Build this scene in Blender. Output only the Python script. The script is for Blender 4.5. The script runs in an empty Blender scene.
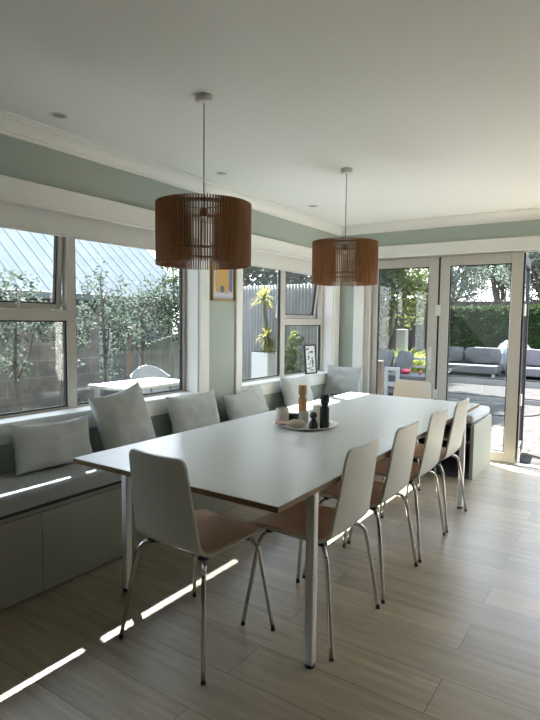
import bpy, bmesh, math, random
from mathutils import Vector, Matrix, noise
PI = math.pi
S = bpy.context.scene
COL = S.collection
random.seed(7)

# ------------------------------------------------------------------ helpers
def link(o, parent=None):
    COL.objects.link(o)
    if parent: o.parent = parent
    return o

def obj(name, bm, mat, parent=None, smooth=None, loc=None, rot=None):
    """one mesh object out of a bmesh; smooth = auto-smooth angle in degrees (None = flat)"""
    me = bpy.data.meshes.new(name)
    if smooth is not None:
        ang = math.radians(smooth)
        for f in bm.faces: f.smooth = True
        for e in bm.edges:
            if len(e.link_faces) == 2:
                e.smooth = e.calc_face_angle(0) < ang
    bm.to_mesh(me); bm.free()
    for m in (mat if isinstance(mat, (list, tuple)) else [mat]): me.materials.append(m)
    o = bpy.data.objects.new(name, me)
    if loc is not None: o.location = loc
    if rot is not None: o.rotation_euler = rot
    return link(o, parent)

def tag(o, label, cat, group=None, kind=None):
    o['label'] = label; o['category'] = cat
    if group: o['group'] = group
    if kind: o['kind'] = kind
    return o

def thing(name, label, cat, loc=(0, 0, 0), rz=0, group=None):
    o = bpy.data.objects.new(name, None); COL.objects.link(o)
    o.location = loc; o.rotation_euler = (0, 0, rz); o.empty_display_size = .05
    return tag(o, label, cat, group)

def struct(name, bm, mat, parent=None, smooth=None):
    o = obj(name, bm, mat, parent, smooth)
    if parent is None: o['kind'] = 'structure'
    return o

def dup(root, loc, rz, label, group=None):
    r = root.copy(); COL.objects.link(r); r.location = loc; r.rotation_euler = (0, 0, rz)
    r['label'] = label
    if group: r['group'] = group
    for ch in list(root.children):
        c = ch.copy(); COL.objects.link(c); c.parent = r
        for g in list(ch.children):
            d = g.copy(); COL.objects.link(d); d.parent = c
    return r

def B(): return bmesh.new()

def box(bm, x0, x1, y0, y1, z0, z1, bev=0, seg=2, mi=0):
    v = [bm.verts.new((x, y, z)) for x in (x0, x1) for y in (y0, y1) for z in (z0, z1)]
    fs = [bm.faces.new([v[i] for i in q]) for q in ((0,1,3,2),(4,6,7,5),(0,4,5,1),(2,3,7,6),(0,2,6,4),(1,5,7,3))]
    for f in fs: f.material_index = mi
    if bev > 0:
        es = list({e for f in fs for e in f.edges})
        bmesh.ops.bevel(bm, geom=es, offset=bev, segments=seg, affect='EDGES', profile=.5)
    return bm

def bx(*a, **k): return box(B(), *a, **k)

def tube(bm, pts, r, n=10, caps=True):
    pts = [Vector(p) for p in pts]; rings = []
    up = Vector((0, 0, 1))
    for i, p in enumerate(pts):
        t = (pts[min(i+1, len(pts)-1)] - pts[max(i-1, 0)]).normalized()
        if i == 0:
            a = t.orthogonal().normalized()
        else:
            a = (a - t * a.dot(t)).normalized()
        b = t.cross(a)
        rr = r[i] if isinstance(r, (list, tuple)) else r
        rings.append([bm.verts.new(p + (a*math.cos(2*PI*k/n) + b*math.sin(2*PI*k/n))*rr) for k in range(n)])
    for A, C in zip(rings, rings[1:]):
        for k in range(n):
            bm.faces.new((A[k], A[(k+1) % n], C[(k+1) % n], C[k]))
    if caps:
        bm.faces.new(rings[0][::-1]); bm.faces.new(rings[-1])
    return bm

def lathe(bm, prof, n=32, c=(0, 0, 0), mi=0):
    """prof: (r,z) list from bottom to top; r=0 ends close it"""
    rings = []
    for r, z in prof:
        if r <= 1e-6: rings.append([bm.verts.new((c[0], c[1], c[2]+z))])
        else: rings.append([bm.verts.new((c[0]+r*math.cos(2*PI*k/n), c[1]+r*math.sin(2*PI*k/n), c[2]+z)) for k in range(n)])
    for A, C in zip(rings, rings[1:]):
        for k in range(n):
            k2 = (k+1) % n
            if len(A) == 1 and len(C) == 1: continue
            if len(A) == 1: f = bm.faces.new((A[0], C[k2], C[k]))
            elif len(C) == 1: f = bm.faces.new((A[k], A[k2], C[0]))
            else: f = bm.faces.new((A[k], A[k2], C[k2], C[k]))
            f.material_index = mi
    return bm

def spline(pts, n=6):
    """Catmull-Rom through pts"""
    P = [Vector(p) for p in pts]; out = []
    for i in range(len(P)-1):
        p0 = P[max(i-1, 0)]; p1 = P[i]; p2 = P[i+1]; p3 = P[min(i+2, len(P)-1)]
        for k in range(n):
            t = k/n
            out.append(.5*((2*p1) + (p2-p0)*t + (2*p0-5*p1+4*p2-p3)*t*t + (3*p1-p0-3*p2+p3)*t**3))
    out.append(P[-1]); return out

def prism(bm, outline, y0, y1, axis='y'):
    """extrude a closed 2-D outline (a,b) along an axis"""
    def P(a, b, t):
        return {'y': (a, t, b), 'x': (t, a, b), 'z': (a, b, t)}[axis]
    A = [bm.verts.new(P(a, b, y0)) for a, b in outline]
    C = [bm.verts.new(P(a, b, y1)) for a, b in outline]
    n = len(A)
    for k in range(n): bm.faces.new((A[k], A[(k+1) % n], C[(k+1) % n], C[k]))
    bm.faces.new(A[::-1]); bm.faces.new(C)
    bmesh.ops.recalc_face_normals(bm, faces=bm.faces)
    return bm

# ------------------------------------------------------------------ materials
def mat(name, col, rough=.5, metal=0, spec=.5, coat=0, var=0, vscale=4, bump=0, bscale=60, stretch=(1, 1, 1), col2=None, transl=0):
    m = bpy.data.materials.new(name); m.use_nodes = True
    nt = m.node_tree; N = nt.nodes; L = nt.links
    p = N['Principled BSDF']
    p.inputs['Base Color'].default_value = (*col, 1)
    p.inputs['Roughness'].default_value = rough; p.inputs['Metallic'].default_value = metal
    p.inputs['Specular IOR Level'].default_value = spec; p.inputs['Coat Weight'].default_value = coat
    tc = N.new('ShaderNodeTexCoord'); mp = N.new('ShaderNodeMapping')
    mp.inputs['Scale'].default_value = stretch
    L.new(tc.outputs['Object'], mp.inputs['Vector'])
    if var or col2:
        nz = N.new('ShaderNodeTexNoise'); nz.inputs['Scale'].default_value = vscale; nz.inputs['Detail'].default_value = 6
        L.new(mp.outputs[0], nz.inputs['Vector'])
        cr = N.new('ShaderNodeValToRGB')
        c2 = col2 if col2 else [min(1, c*(1+var)) for c in col]
        c1 = col if col2 else [c*(1-var) for c in col]
        cr.color_ramp.elements[0].position = .3; cr.color_ramp.elements[1].position = .7
        cr.color_ramp.elements[0].color = (*c1, 1); cr.color_ramp.elements[1].color = (*c2, 1)
        L.new(nz.outputs['Fac'], cr.inputs['Fac']); L.new(cr.outputs['Color'], p.inputs['Base Color'])
    if bump:
        n2 = N.new('ShaderNodeTexNoise'); n2.inputs['Scale'].default_value = bscale; n2.inputs['Detail'].default_value = 4
        L.new(mp.outputs[0], n2.inputs['Vector'])
        b = N.new('ShaderNodeBump'); b.inputs['Strength'].default_value = bump; b.inputs['Distance'].default_value = .004
        L.new(n2.outputs['Fac'], b.inputs['Height']); L.new(b.outputs['Normal'], p.inputs['Normal'])
    if transl:
        t = N.new('ShaderNodeBsdfTranslucent'); t.inputs['Color'].default_value = (*[min(1, c*1.6) for c in (col2 or col)], 1)
        mx = N.new('ShaderNodeMixShader'); mx.inputs[0].default_value = transl
        L.new(p.outputs[0], mx.inputs[1]); L.new(t.outputs[0], mx.inputs[2])
        L.new(mx.outputs[0], N['Material Output'].inputs['Surface'])
    return m

def glass_mat(name, tint, refl=1.0, dust=.0018):
    m = bpy.data.materials.new(name); m.use_nodes = True
    nt = m.node_tree; N = nt.nodes; L = nt.links; N.remove(N['Principled BSDF'])
    tr = N.new('ShaderNodeBsdfTransparent'); tr.inputs[0].default_value = (*tint, 1)
    gl = N.new('ShaderNodeBsdfGlossy'); gl.inputs['Roughness'].default_value = 0
    gl.inputs['Color'].default_value = (refl, refl, refl, 1)
    lw = N.new('ShaderNodeLayerWeight'); lw.inputs['Blend'].default_value = .5
    pw = N.new('ShaderNodeMath'); pw.operation = 'POWER'; pw.inputs[1].default_value = 5
    ma = N.new('ShaderNodeMath'); ma.operation = 'MULTIPLY_ADD'; ma.inputs[1].default_value = .97; ma.inputs[2].default_value = .025
    L.new(lw.outputs['Facing'], pw.inputs[0]); L.new(pw.outputs[0], ma.inputs[0])
    mx = N.new('ShaderNodeMixShader')
    L.new(ma.outputs[0], mx.inputs[0]); L.new(tr.outputs[0], mx.inputs[1]); L.new(gl.outputs[0], mx.inputs[2])
    tl = N.new('ShaderNodeBsdfTranslucent'); tl.inputs[0].default_value = (.9, .95, .97, 1)
    m2 = N.new('ShaderNodeMixShader'); m2.inputs[0].default_value = dust
    L.new(mx.outputs[0], m2.inputs[1]); L.new(tl.outputs[0], m2.inputs[2])
    L.new(m2.outputs[0], N['Material Output'].inputs['Surface'])
    return m

def floor_mat():
    m = bpy.data.materials.new('oak_boards'); m.use_nodes = True
    nt = m.node_tree; N = nt.nodes; L = nt.links; p = N['Principled BSDF']
    tc = N.new('ShaderNodeTexCoord'); mp = N.new('ShaderNodeMapping')
    mp.inputs['Location'].default_value = (.55, .22, 0)
    L.new(tc.outputs['Object'], mp.inputs['Vector'])
    br = N.new('ShaderNodeTexBrick'); br.offset = .37; br.offset_frequency = 2
    br.inputs['Scale'].default_value = 1; br.inputs['Brick Width'].default_value = 1.9; br.inputs['Row Height'].default_value = .2268
    br.inputs['Mortar Size'].default_value = .0016; br.inputs['Mortar Smooth'].default_value = .3; br.inputs['Bias'].default_value = 0
    br.inputs['Color1'].default_value = (0, 0, 0, 1); br.inputs['Color2'].default_value = (1, 1, 1, 1); br.inputs['Mortar'].default_value = (.5, .5, .5, 1)
    L.new(mp.outputs[0], br.inputs['Vector'])
    # grain: noise stretched along the boards, shifted board by board
    add = N.new('ShaderNodeVectorMath'); add.operation = 'MULTIPLY_ADD'
    add.inputs[1].default_value = (9, 5, 3)
    L.new(br.outputs['Color'], add.inputs[0]); 
    mp2 = N.new('ShaderNodeMapping'); mp2.inputs['Scale'].default_value = (1.6, 22, 1)
    L.new(tc.outputs['Object'], mp2.inputs['Vector']); L.new(mp2.outputs[0], add.inputs[2])
    nz = N.new('ShaderNodeTexNoise'); nz.inputs['Scale'].default_value = 1.4; nz.inputs['Detail'].default_value = 8; nz.inputs['Roughness'].default_value = .62; nz.inputs['Distortion'].default_value = .6
    L.new(add.outputs[0], nz.inputs['Vector'])
    cr = N.new('ShaderNodeValToRGB')
    e = cr.color_ramp.elements
    e[0].position = .28; e[0].color = (.262, .212, .146, 1); e[1].position = .72; e[1].color = (.425, .362, .266, 1)
    L.new(nz.outputs['Fac'], cr.inputs['Fac'])
    tone = N.new('ShaderNodeMix'); tone.data_type = 'RGBA'; tone.blend_type = 'MULTIPLY'; tone.inputs[0].default_value = 1
    tr = N.new('ShaderNodeValToRGB'); tr.color_ramp.elements[0].color = (.80, .80, .81, 1); tr.color_ramp.elements[1].color = (1.1, 1.09, 1.06, 1)
    L.new(br.outputs['Color'], tr.inputs['Fac'])
    L.new(cr.outputs['Color'], tone.inputs[6]); L.new(tr.outputs['Color'], tone.inputs[7])
    seam = N.new('ShaderNodeMix'); seam.data_type = 'RGBA'; seam.inputs[7].default_value = (.085, .066, .05, 1)
    L.new(br.outputs['Fac'], seam.inputs[0]); L.new(tone.outputs[2], seam.inputs[6])
    L.new(seam.outputs[2], p.inputs['Base Color'])
    p.inputs['Roughness'].default_value = .34; p.inputs['Specular IOR Level'].default_value = .6
    b = N.new('ShaderNodeBump'); b.inputs['Strength'].default_value = .12; b.inputs['Distance'].default_value = .003
    L.new(nz.outputs['Fac'], b.inputs['Height']); L.new(b.outputs['Normal'], p.inputs['Normal'])
    return m

def brick_mat(name, c1, c2, mortar, bw, rh, ms, rough=.8, rot=(0, 0, 0), off=.5, noise_amt=.25):
    m = bpy.data.materials.new(name); m.use_nodes = True
    nt = m.node_tree; N = nt.nodes; L = nt.links; p = N['Principled BSDF']
    tc = N.new('ShaderNodeTexCoord'); mp = N.new('ShaderNodeMapping'); mp.inputs['Rotation'].default_value = rot
    L.new(tc.outputs['Object'], mp.inputs['Vector'])
    br = N.new('ShaderNodeTexBrick'); br.offset = off
    br.inputs['Scale'].default_value = 1; br.inputs['Brick Width'].default_value = bw; br.inputs['Row Height'].default_value = rh
    br.inputs['Mortar Size'].default_value = ms; br.inputs['Color1'].default_value = (*c1, 1); br.inputs['Color2'].default_value = (*c2, 1)
    br.inputs['Mortar'].default_value = (*mortar, 1)
    L.new(mp.outputs[0], br.inputs['Vector'])
    nz = N.new('ShaderNodeTexNoise'); nz.inputs['Scale'].default_value = 7; nz.inputs['Detail'].default_value = 7
    L.new(tc.outputs['Object'], nz.inputs['Vector'])
    mx = N.new('ShaderNodeMix'); mx.data_type = 'RGBA'; mx.blend_type = 'MULTIPLY'; mx.inputs[0].default_value = 1
    cr = N.new('ShaderNodeValToRGB'); a = 1-noise_amt; b = 1+noise_amt
    cr.color_ramp.elements[0].color = (a, a, a, 1); cr.color_ramp.elements[1].color = (b, b, b, 1)
    cr.color_ramp.elements[0].position = .3; cr.color_ramp.elements[1].position = .7
    L.new(nz.outputs['Fac'], cr.inputs['Fac'])
    L.new(br.outputs['Color'], mx.inputs[6]); L.new(cr.outputs['Color'], mx.inputs[7]); L.new(mx.outputs[2], p.inputs['Base Color'])
    p.inputs['Roughness'].default_value = rough; p.inputs['Specular IOR Level'].default_value = 0
    return m

M = dict(
    floor=floor_mat(),
    sage=mat('sage_wall_paint', (.41, .465, .42), .75, spec=.3),
    charcoal=mat('charcoal_wall_paint', (.40, .40, .37), .75, spec=.3),
    ceil=mat('ceiling_paint', (.80, .815, .79), .85, spec=.2),
    trim=mat('cream_trim_paint', (.83, .835, .795), .42),
    alu=mat('beige_aluminium', (.53, .51, .46), .42, spec=.45),
    gasket=mat('black_gasket', (.012, .012, .013), .6),
    sill=mat('white_sill_paint', (.76, .76, .74), .4),
    glass=glass_mat('window_glass', (.93, .95, .95)),
    blind=mat('blind_fabric', (.78, .775, .72), .8, var=.02, vscale=3, bump=.1, bscale=400, transl=.25),
    lam=mat('white_laminate', (.66, .695, .70), .25, spec=.2),
    ply=mat('birch_ply_edge', (.18, .112, .046), .55, var=.35, vscale=14, stretch=(1, 1, 30)),
    leg=mat('white_powder_coat', (.80, .83, .85), .4),
    black=mat('black_plastic', (.012, .012, .012), .45),
    chrome=mat('chrome_tube', (.62, .60, .57), .13, metal=1),
    shell=mat('white_chair_shell', (.585, .60, .55), .38),
    pad=mat('tan_leather_seat', (.72, .44, .26), .42, var=.12, vscale=8, bump=.15, bscale=220),
    bench=mat('sage_cabinet_paint', (.29, .305, .255), .5),
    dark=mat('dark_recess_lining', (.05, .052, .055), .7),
    cush=mat('grey_bench_fabric', (.41, .43, .445), .95, spec=.15, var=.06, vscale=40, bump=.35, bscale=500),
    pil=mat('pale_grey_linen', (.49, .525, .52), .95, spec=.12, var=.05, vscale=25, bump=.3, bscale=380),
    walnut=mat('walnut_slat', (.44, .195, .062), .45, col2=(.27, .112, .034), vscale=5, stretch=(6, 6, .8)),
    wring=mat('walnut_ring', (.16, .075, .03), .5),
    cord=mat('grey_flex', (.30, .30, .29), .5),
    white=mat('white_plastic', (.72, .71, .68), .4),
    lamp=mat('opal_bulb', (.75, .73, .68), .3),
    dl=mat('grey_downlight_metal', (.40, .40, .39), .35, metal=.6),
    tray=mat('white_ceramic_glaze', (.80, .80, .775), .28),
    millw=mat('pale_beech', (.50, .27, .12), .5, var=.12, vscale=8, stretch=(5, 5, 1)),
    millb=mat('black_stained_wood', (.012, .012, .014), .4),
    wax=mat('cream_wax', (.72, .68, .58), .5),
    frost=mat('frosted_pink_grey_glass', (.56, .52, .48), .25),
    stone=mat('grey_stoneware', (.42, .41, .37), .6, var=.12, vscale=60),
    soap=mat('tan_pebble', (.46, .39, .28), .6, var=.12, vscale=20),
    pink=mat('pink_ceramic', (.62, .40, .36), .45),
    tin=mat('dark_brown_tin', (.055, .035, .026), .35, metal=.3),
    gold=mat('gilt_frame', (.42, .29, .10), .38, metal=.5),
    mountp=mat('pale_mount_paper', (.55, .57, .66), .8),
    ochre=mat('ochre_paint', (.66, .36, .08), .8, col2=(.55, .42, .20), vscale=18),
    blue=mat('blue_paint', (.16, .19, .38), .8),
    slate=mat('slate_paint', (.12, .16, .22), .8),
    paper=mat('white_print_paper', (.74, .77, .74), .7),
    ink=mat('dark_green_ink', (.05, .09, .08), .7),
    # outside
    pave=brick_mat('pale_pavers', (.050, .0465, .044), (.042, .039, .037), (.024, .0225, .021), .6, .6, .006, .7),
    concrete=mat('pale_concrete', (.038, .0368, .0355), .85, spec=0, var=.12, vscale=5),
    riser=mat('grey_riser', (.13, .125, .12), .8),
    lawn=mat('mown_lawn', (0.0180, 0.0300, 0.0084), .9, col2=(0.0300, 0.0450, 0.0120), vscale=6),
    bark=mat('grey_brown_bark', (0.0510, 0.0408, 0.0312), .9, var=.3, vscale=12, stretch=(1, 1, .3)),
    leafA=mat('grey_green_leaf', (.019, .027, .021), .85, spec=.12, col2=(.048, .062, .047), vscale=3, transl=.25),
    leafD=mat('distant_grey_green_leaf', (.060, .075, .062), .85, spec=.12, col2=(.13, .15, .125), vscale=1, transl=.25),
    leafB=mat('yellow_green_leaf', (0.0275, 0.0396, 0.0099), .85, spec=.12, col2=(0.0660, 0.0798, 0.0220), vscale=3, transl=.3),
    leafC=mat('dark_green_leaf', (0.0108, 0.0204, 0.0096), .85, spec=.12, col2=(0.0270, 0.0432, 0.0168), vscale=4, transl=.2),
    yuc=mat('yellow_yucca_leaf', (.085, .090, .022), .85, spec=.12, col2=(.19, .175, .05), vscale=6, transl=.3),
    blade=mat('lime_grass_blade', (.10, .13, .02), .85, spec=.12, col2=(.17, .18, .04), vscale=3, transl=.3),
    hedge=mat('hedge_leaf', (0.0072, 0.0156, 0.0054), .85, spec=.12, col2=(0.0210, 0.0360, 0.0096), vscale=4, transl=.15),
    fence=brick_mat('weathered_fence_boards', (0.0375, 0.0330, 0.0290), (0.0275, 0.0250, 0.0225), (0.0100, 0.0090, 0.0080), 40, .14, .006, .85, rot=(-PI/2, 0, -PI/2)),
    paleboard=mat('pale_fence_boards', (.13, .125, .11), .85, var=.2, vscale=5, stretch=(1, 1, .4)),
    block=brick_mat('grey_block_wall', (.088, .078, .068), (.070, .062, .055), (.112, .103, .094), .8, .21, .010, .85, rot=(0, PI/2, PI/2)),
    corr=mat('corrugated_steel', (.125, .118, .108), .6, metal=0, var=.1, vscale=2, stretch=(3, 3, .6)),
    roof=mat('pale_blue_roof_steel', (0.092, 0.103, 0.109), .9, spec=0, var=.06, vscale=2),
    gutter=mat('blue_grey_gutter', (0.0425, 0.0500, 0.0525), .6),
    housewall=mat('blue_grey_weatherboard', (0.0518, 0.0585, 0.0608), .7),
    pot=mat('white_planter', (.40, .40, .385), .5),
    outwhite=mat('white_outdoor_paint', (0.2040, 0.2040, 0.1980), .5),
    outcush=mat('slate_outdoor_fabric', (.044, .045, .047), .9, var=.08, vscale=8),
    outcushl=mat('lilac_grey_outdoor_fabric', (.066, .062, .070), .9, var=.1, vscale=8),
    beanbag=mat('pale_blue_cover', (0.1560, 0.1800, 0.2040), .8),
    timber=mat('tan_timber_post', (.10, .068, .043), .8, var=.25, vscale=8, stretch=(4, 4, .5)),
    red=mat('red_toy_plastic', (.22, .012, .035), .5),
    added_board=mat('added_roof_board', (.30, .30, .29), .7),  # boards of the added, unseen sun-blocking roofs
    clad=mat('outside_cladding', (0.1200, 0.1260, 0.1260), .7),
)

# ------------------------------------------------------------------ the room
XL, YB, H = -2.81, 5.60, 2.43           # left wall face, back wall face, ceiling
XR, YF = 3.3, -3.6                       # right and front (behind the camera)
GX = -2.93                               # inner face of the window frames
bm = B(); box(bm, XL-.2, XR+.2, YF-.2, YB+.13, -.12, 0); struct('floor', bm, M['floor'])
bm = B(); box(bm, XL-.2, XR+.2, YF-.2, YB+.2, H, H+.15); struct('ceiling', bm, M['ceil'])

W1 = (.55, 3.19, .80, 2.12); W2 = (3.735, 5.455, .80, 2.12)     # window openings y0 y1 z0 z1
bm = B()
for y0, y1, z0, z1 in ((YF, W1[0], 0, H), (W1[1], W2[0], 0, H), (W2[1], YB+.2, 0, H),
                       (W1[0], W1[1], 0, W1[2]-.012), (W2[0], W2[1], 0, W2[2]-.012), (W1[0], W1[1], W1[3], H), (W2[0], W2[1], W2[3], H)):
    box(bm, XL-.2, XL, y0, y1, z0, z1)
struct('wall_left', bm, M['sage'])
DX0, DX1, DZ = -2.50, 2.3, 2.085        # door opening
bm = B()
box(bm, XL, DX0, YB, YB+.2, 0, H); box(bm, DX1, XR, YB, YB+.2, 0, H); box(bm, DX0, DX1, YB, YB+.2, DZ, H)
struct('wall_back', bm, M['sage'])
bm = B(); box(bm, XR, XR+.2, YF, YB, 0, H)
struct('wall_right', bm, M['charcoal'])
bm = B(); box(bm, XL-.2, XR+.2, YF-.2, YF, 0, H)
struct('wall_front', bm, M['charcoal'])

# cornices (a cove profile run along left and back walls)
cov = [(0, 0), (0, -.088), (.013, -.088), (.015, -.072), (.022, -.070), (.028, -.054), (.044, -.034), (.066, -.022), (.074, -.020), (.076, -.012), (.098, -.010), (.098, 0)]
bm = B(); prism(bm, [(XL+a, H+b) for a, b in cov], YF, YB, 'y'); struct('trim_1', bm, M['trim'], smooth=35)
bm = B(); prism(bm, [(YB-a, H+b) for a, b in cov], XL, XR, 'x'); struct('trim_2', bm, M['trim'], smooth=35)
# head boards over the windows and over the doors
bm = B(); box(bm, XL, XL+.028, YF+.0, YB, 2.005, 2.125, .004); box(bm, XL, XL+.045, YF, YB, 1.993, 2.006, .003); struct('trim_3', bm, M['trim'])
bm = B(); box(bm, XL+.03, XR, YB-.026, YB, 2.085, 2.19, .004); box(bm, XL+.03, XR, YB-.04, YB, 2.066, 2.086, .004); struct('trim_4', bm, M['trim'])

# ---- window units
def window_unit(n, W, rail_side):
    """fixed pane on one side of the mullion, transom with an awning sash above a pane on the other"""
    y0, y1, z0, z1 = W
    d0, d1 = GX-.05, GX                   # frame depth
    my = {1: (2.10, 2.165), 2: (4.56, 4.635)}[n]
    f = B()
    fw = .042 if n == 1 else .05
    box(f, d0, d1, y0, y0+fw, z0, z1, .003); box(f, d0, d1, y1-fw, y1, z0, z1, .003)
    box(f, d0, d1, y0+fw, y1-fw, z0, z0+.025, .003); box(f, d0, d1, y0+fw, y1-fw, z1-fw, z1, .003)
    box(f, d0, d1, my[0], my[1], z0+.02, z1-fw, .003)
    tz = (1.365, 1.43) if n == 1 else (1.335, 1.402)
    a, b = (y0+fw, my[0]) if rail_side == 'L' else (my[1], y1-fw)
    box(f, d0, d1, a, b, tz[0], tz[1], .003)
    w = struct('window_%d' % n, f, M['alu'])
    # dark glazing gasket around each pane
    fa, fb = (my[1], y1-fw) if rail_side == 'L' else (y0+fw, my[0])
    for (p0, p1, q0, q1) in ((fa, fb, z0+.025, z1-fw), (a, b, z0+.025, tz[0])):
        g = B(); t = .009
        box(g, d0+.012, d1-.012, p0, p0+t, q0, q1); box(g, d0+.012, d1-.012, p1-t, p1, q0, q1)
        box(g, d0+.012, d1-.012, p0+t, p1-t, q0, q0+t); box(g, d0+.012, d1-.012, p0+t, p1-t, q1-t, q1)
        obj('gasket', g, M['gasket'], w)
        obj('pane', bx(d0+.022, d0+.028, p0+t, p1-t, q0+t, q1-t), M['glass'], w)
    # awning sash, hinged at its head and pushed a little open
    h = z1-fw-tz[1]-.004; wd = b-a-.012
    s = B(); sw = .034
    box(s, -.03, .012, a+.006, a+.006+sw, -h, 0, .003); box(s, -.03, .012, b-.006-sw, b-.006, -h, 0, .003)
    box(s, -.03, .012, a+.006+sw, b-.006-sw, -h, -h+sw, .003); box(s, -.03, .012, a+.006+sw, b-.006-sw, -sw, 0, .003)
    so = obj('sash', s, M['alu'], w); so.location = (d1-.014, 0, z1-fw-.002); so.rotation_euler = (0, math.radians(4.5 if n == 1 else 7), 0)
    so.parent = w
    g = B(); t = .008; q0, q1, p0, p1 = -h+sw, -sw, a+.006+sw, b-.006-sw
    box(g, -.022, .004, p0, p0+t, q0, q1); box(g, -.022, .004, p1-t, p1, q0, q1); box(g, -.022, .004, p0+t, p1-t, q0, q0+t); box(g, -.022, .004, p0+t, p1-t, q1-t, q1)
    obj('gasket', g, M['gasket'], so)
    obj('pane', bx(-.012, -.006, p0+t, p1-t, q0+t, q1-t), M['glass'], so)
    for hy in ((a+(b-a)*.80,) if n == 1 else (a+.08, b-.10)):
        hb = B(); box(hb, .012, .028, hy-.012, hy+.012, -h+.004, -h+.03, .003)
        if n == 1: tube(hb, spline([(.022, hy, -h+.02), (.035, hy+.003, -h+.05), (.038, hy+.008, -h+.085), (.034, hy+.012, -h+.115)]), .0055, 8)
        else: box(hb, .016, .03, hy-.045, hy+.045, -h+.012, -h+.024, .003)
        obj('handle', hb, M['white'], so, 40)
    # white reveal lining, sill board, apron and architraves
    l = B(); box(l, GX+.001, XL+.001, y0+.0005, y0+.012, z0+.012, z1-.001); box(l, GX+.001, XL+.001, y1-.012, y1-.0005, z0+.012, z1-.001); box(l, GX+.001, XL+.001, y0+.012, y1-.012, z1-.012, z1-.001)
    obj('reveal_lining', l, M['sill'], w)
    obj('sill_board', bx(GX, XL+.024, y0-.02, y1+.02, z0-.012, z0+.012, .004), M['sill'], w)
    return w
w1 = window_unit(1, W1, 'L'); w2 = window_unit(2, W2, 'R')
bm = B(); box(bm, XL, XL+.018, YF, 3.19+.0, .695, .788, .003); box(bm, XL, XL+.018, 3.735, 5.56, .695, .788, .003); struct('trim_5', bm, M['trim'])
bm = B()
for a, b in ((3.19, 3.295), (3.65, 3.735), (5.455, 5.575)): box(bm, XL, XL+.02, a, b, .695, 2.004, .003)
struct('trim_6', bm, M['trim'])

# ---- roller blinds pulled half up in the window heads
for nm, (a, b), lab in (('roller_blind', (.56, 3.18), 'long cream roller blind rolled up above the wide window beside the near pendant'),
                        ('roller_blind', (3.745, 5.445), 'shorter cream roller blind rolled up above the far side window')):
    t = thing(nm, lab, 'blind', (XL-.035, (a+b)/2, 2.10), 0, 'roller blinds')
    w = (b-a)/2
    fb = B()
    nseg = int(w*2/.05)
    for k in range(nseg):                    # the cloth, very slightly wavy
        ya, yb = -w+k*2*w/nseg, -w+(k+1)*2*w/nseg
        xa, xb = .003*math.sin(ya*7), .003*math.sin(yb*7)
        box(fb, min(xa, xb)-.002, min(xa, xb)+.002, ya, yb, -.225, -.004)
    bmesh.ops.remove_doubles(fb, verts=fb.verts, dist=.0005)
    obj('blind_cloth', fb, M['blind'], t)
    obj('bottom_bar', bx(-.008, .008, -w, w, -.238, -.222, .004), M['white'], t)

# ---- glazed folding doors in the back wall
DY0, DY1 = 5.655, 5.705
bm = B()                                  # outer frame: jambs, head, sill track
box(bm, DX0, -2.435, YB+.0, YB+.12, 0, DZ, .003); box(bm, 2.24, DX1, YB, YB+.12, 0, DZ, .003)
box(bm, -2.435, 2.24, YB+.035, YB+.12, 2.062, DZ); box(bm, -2.435, 2.24, YB+.03, YB+.13, -.03, .006)
struct('trim_7', bm, M['alu'])
bm = B(); box(bm, -2.622, DX0, YB-.022, YB, 0, 2.066, .004); box(bm, DX0-.03, DX0, YB-.03, YB-.02, 0, 2.066, .002); box(bm, DX1, 2.42, YB-.022, YB, 0, 2.066, .004)
struct('trim_8', bm, M['trim'])
def leaf(n, x0, x1, st0, st1):
    z0, z1 = .008, 2.058; top, bot = .10, .10
    f = B()
    box(f, x0, x0+st0, DY0, DY1, z0, z1, .004); box(f, x1-st1, x1, DY0, DY1, z0, z1, .004)
    box(f, x0+st0, x1-st1, DY0, DY1, z1-top, z1, .004); box(f, x0+st0, x1-st1, DY0, DY1, z0, z0+bot, .004)
    d = struct('door_%d' % n, f, M['alu'])
    g = B(); t = .010; a, b, q0, q1 = x0+st0, x1-st1, z0+bot, z1-top
    box(g, a, a+t, DY0+.012, DY1-.012, q0, q1); box(g, b-t, b, DY0+.012, DY1-.012, q0, q1)
    box(g, a+t, b-t, DY0+.012, DY1-.012, q0, q0+t); box(g, a+t, b-t, DY0+.012, DY1-.012, q1-t, q1)
    obj('gasket', g, M['gasket'], d)
    obj('pane', bx(a+t, b-t, DY0+.024, DY0+.03, q0+t, q1-t), M['glass'], d)
    return d
d1 = leaf(1, -2.43, -1.705, .062, .10)
d2 = leaf(2, -1.685, -.900, .095, .105)
obj('edge_seal', bx(-.8995, -.884, DY0+.004, DY1+.0, .06, 2.05), M['gasket'], d2)
for z in (.02, .58, 1.45):
    obj('hinge', bx(-.8835, -.866, DY0-.004, DY1-.006, z, z+.115 if z > .1 else z+.14, .004), M['white'], d2)
obj('meeting_seal', bx(-1.7045, -1.688, DY0+.006, DY1, .02, 2.05), M['gasket'], d1)
obj('hinge', bx(-1.72, -1.672, DY0-.014, DY0-.001, 1.45, 1.56, .004), M['white'], d1)
obj('hinge', bx(-1.72, -1.672, DY0-.014, DY0-.001, .58, .68, .004), M['white'], d1)
f3 = B()
for a, b, c, d in ((0, .07, .008, 2.058), (.65, .72, .008, 2.058), (.07, .65, .008, .108), (.07, .65, 1.958, 2.058)): box(f3, -.022, .022, a, b, c, d, .004)
d3 = struct('door_3', f3, M['gasket']); d3.location = (-.918, 5.718, 0); d3.rotation_euler = (0, 0, math.radians(4.5))
obj('pane', bx(-.004, .004, .07, .65, .108, 1.958), M['glass'], d3)
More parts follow.
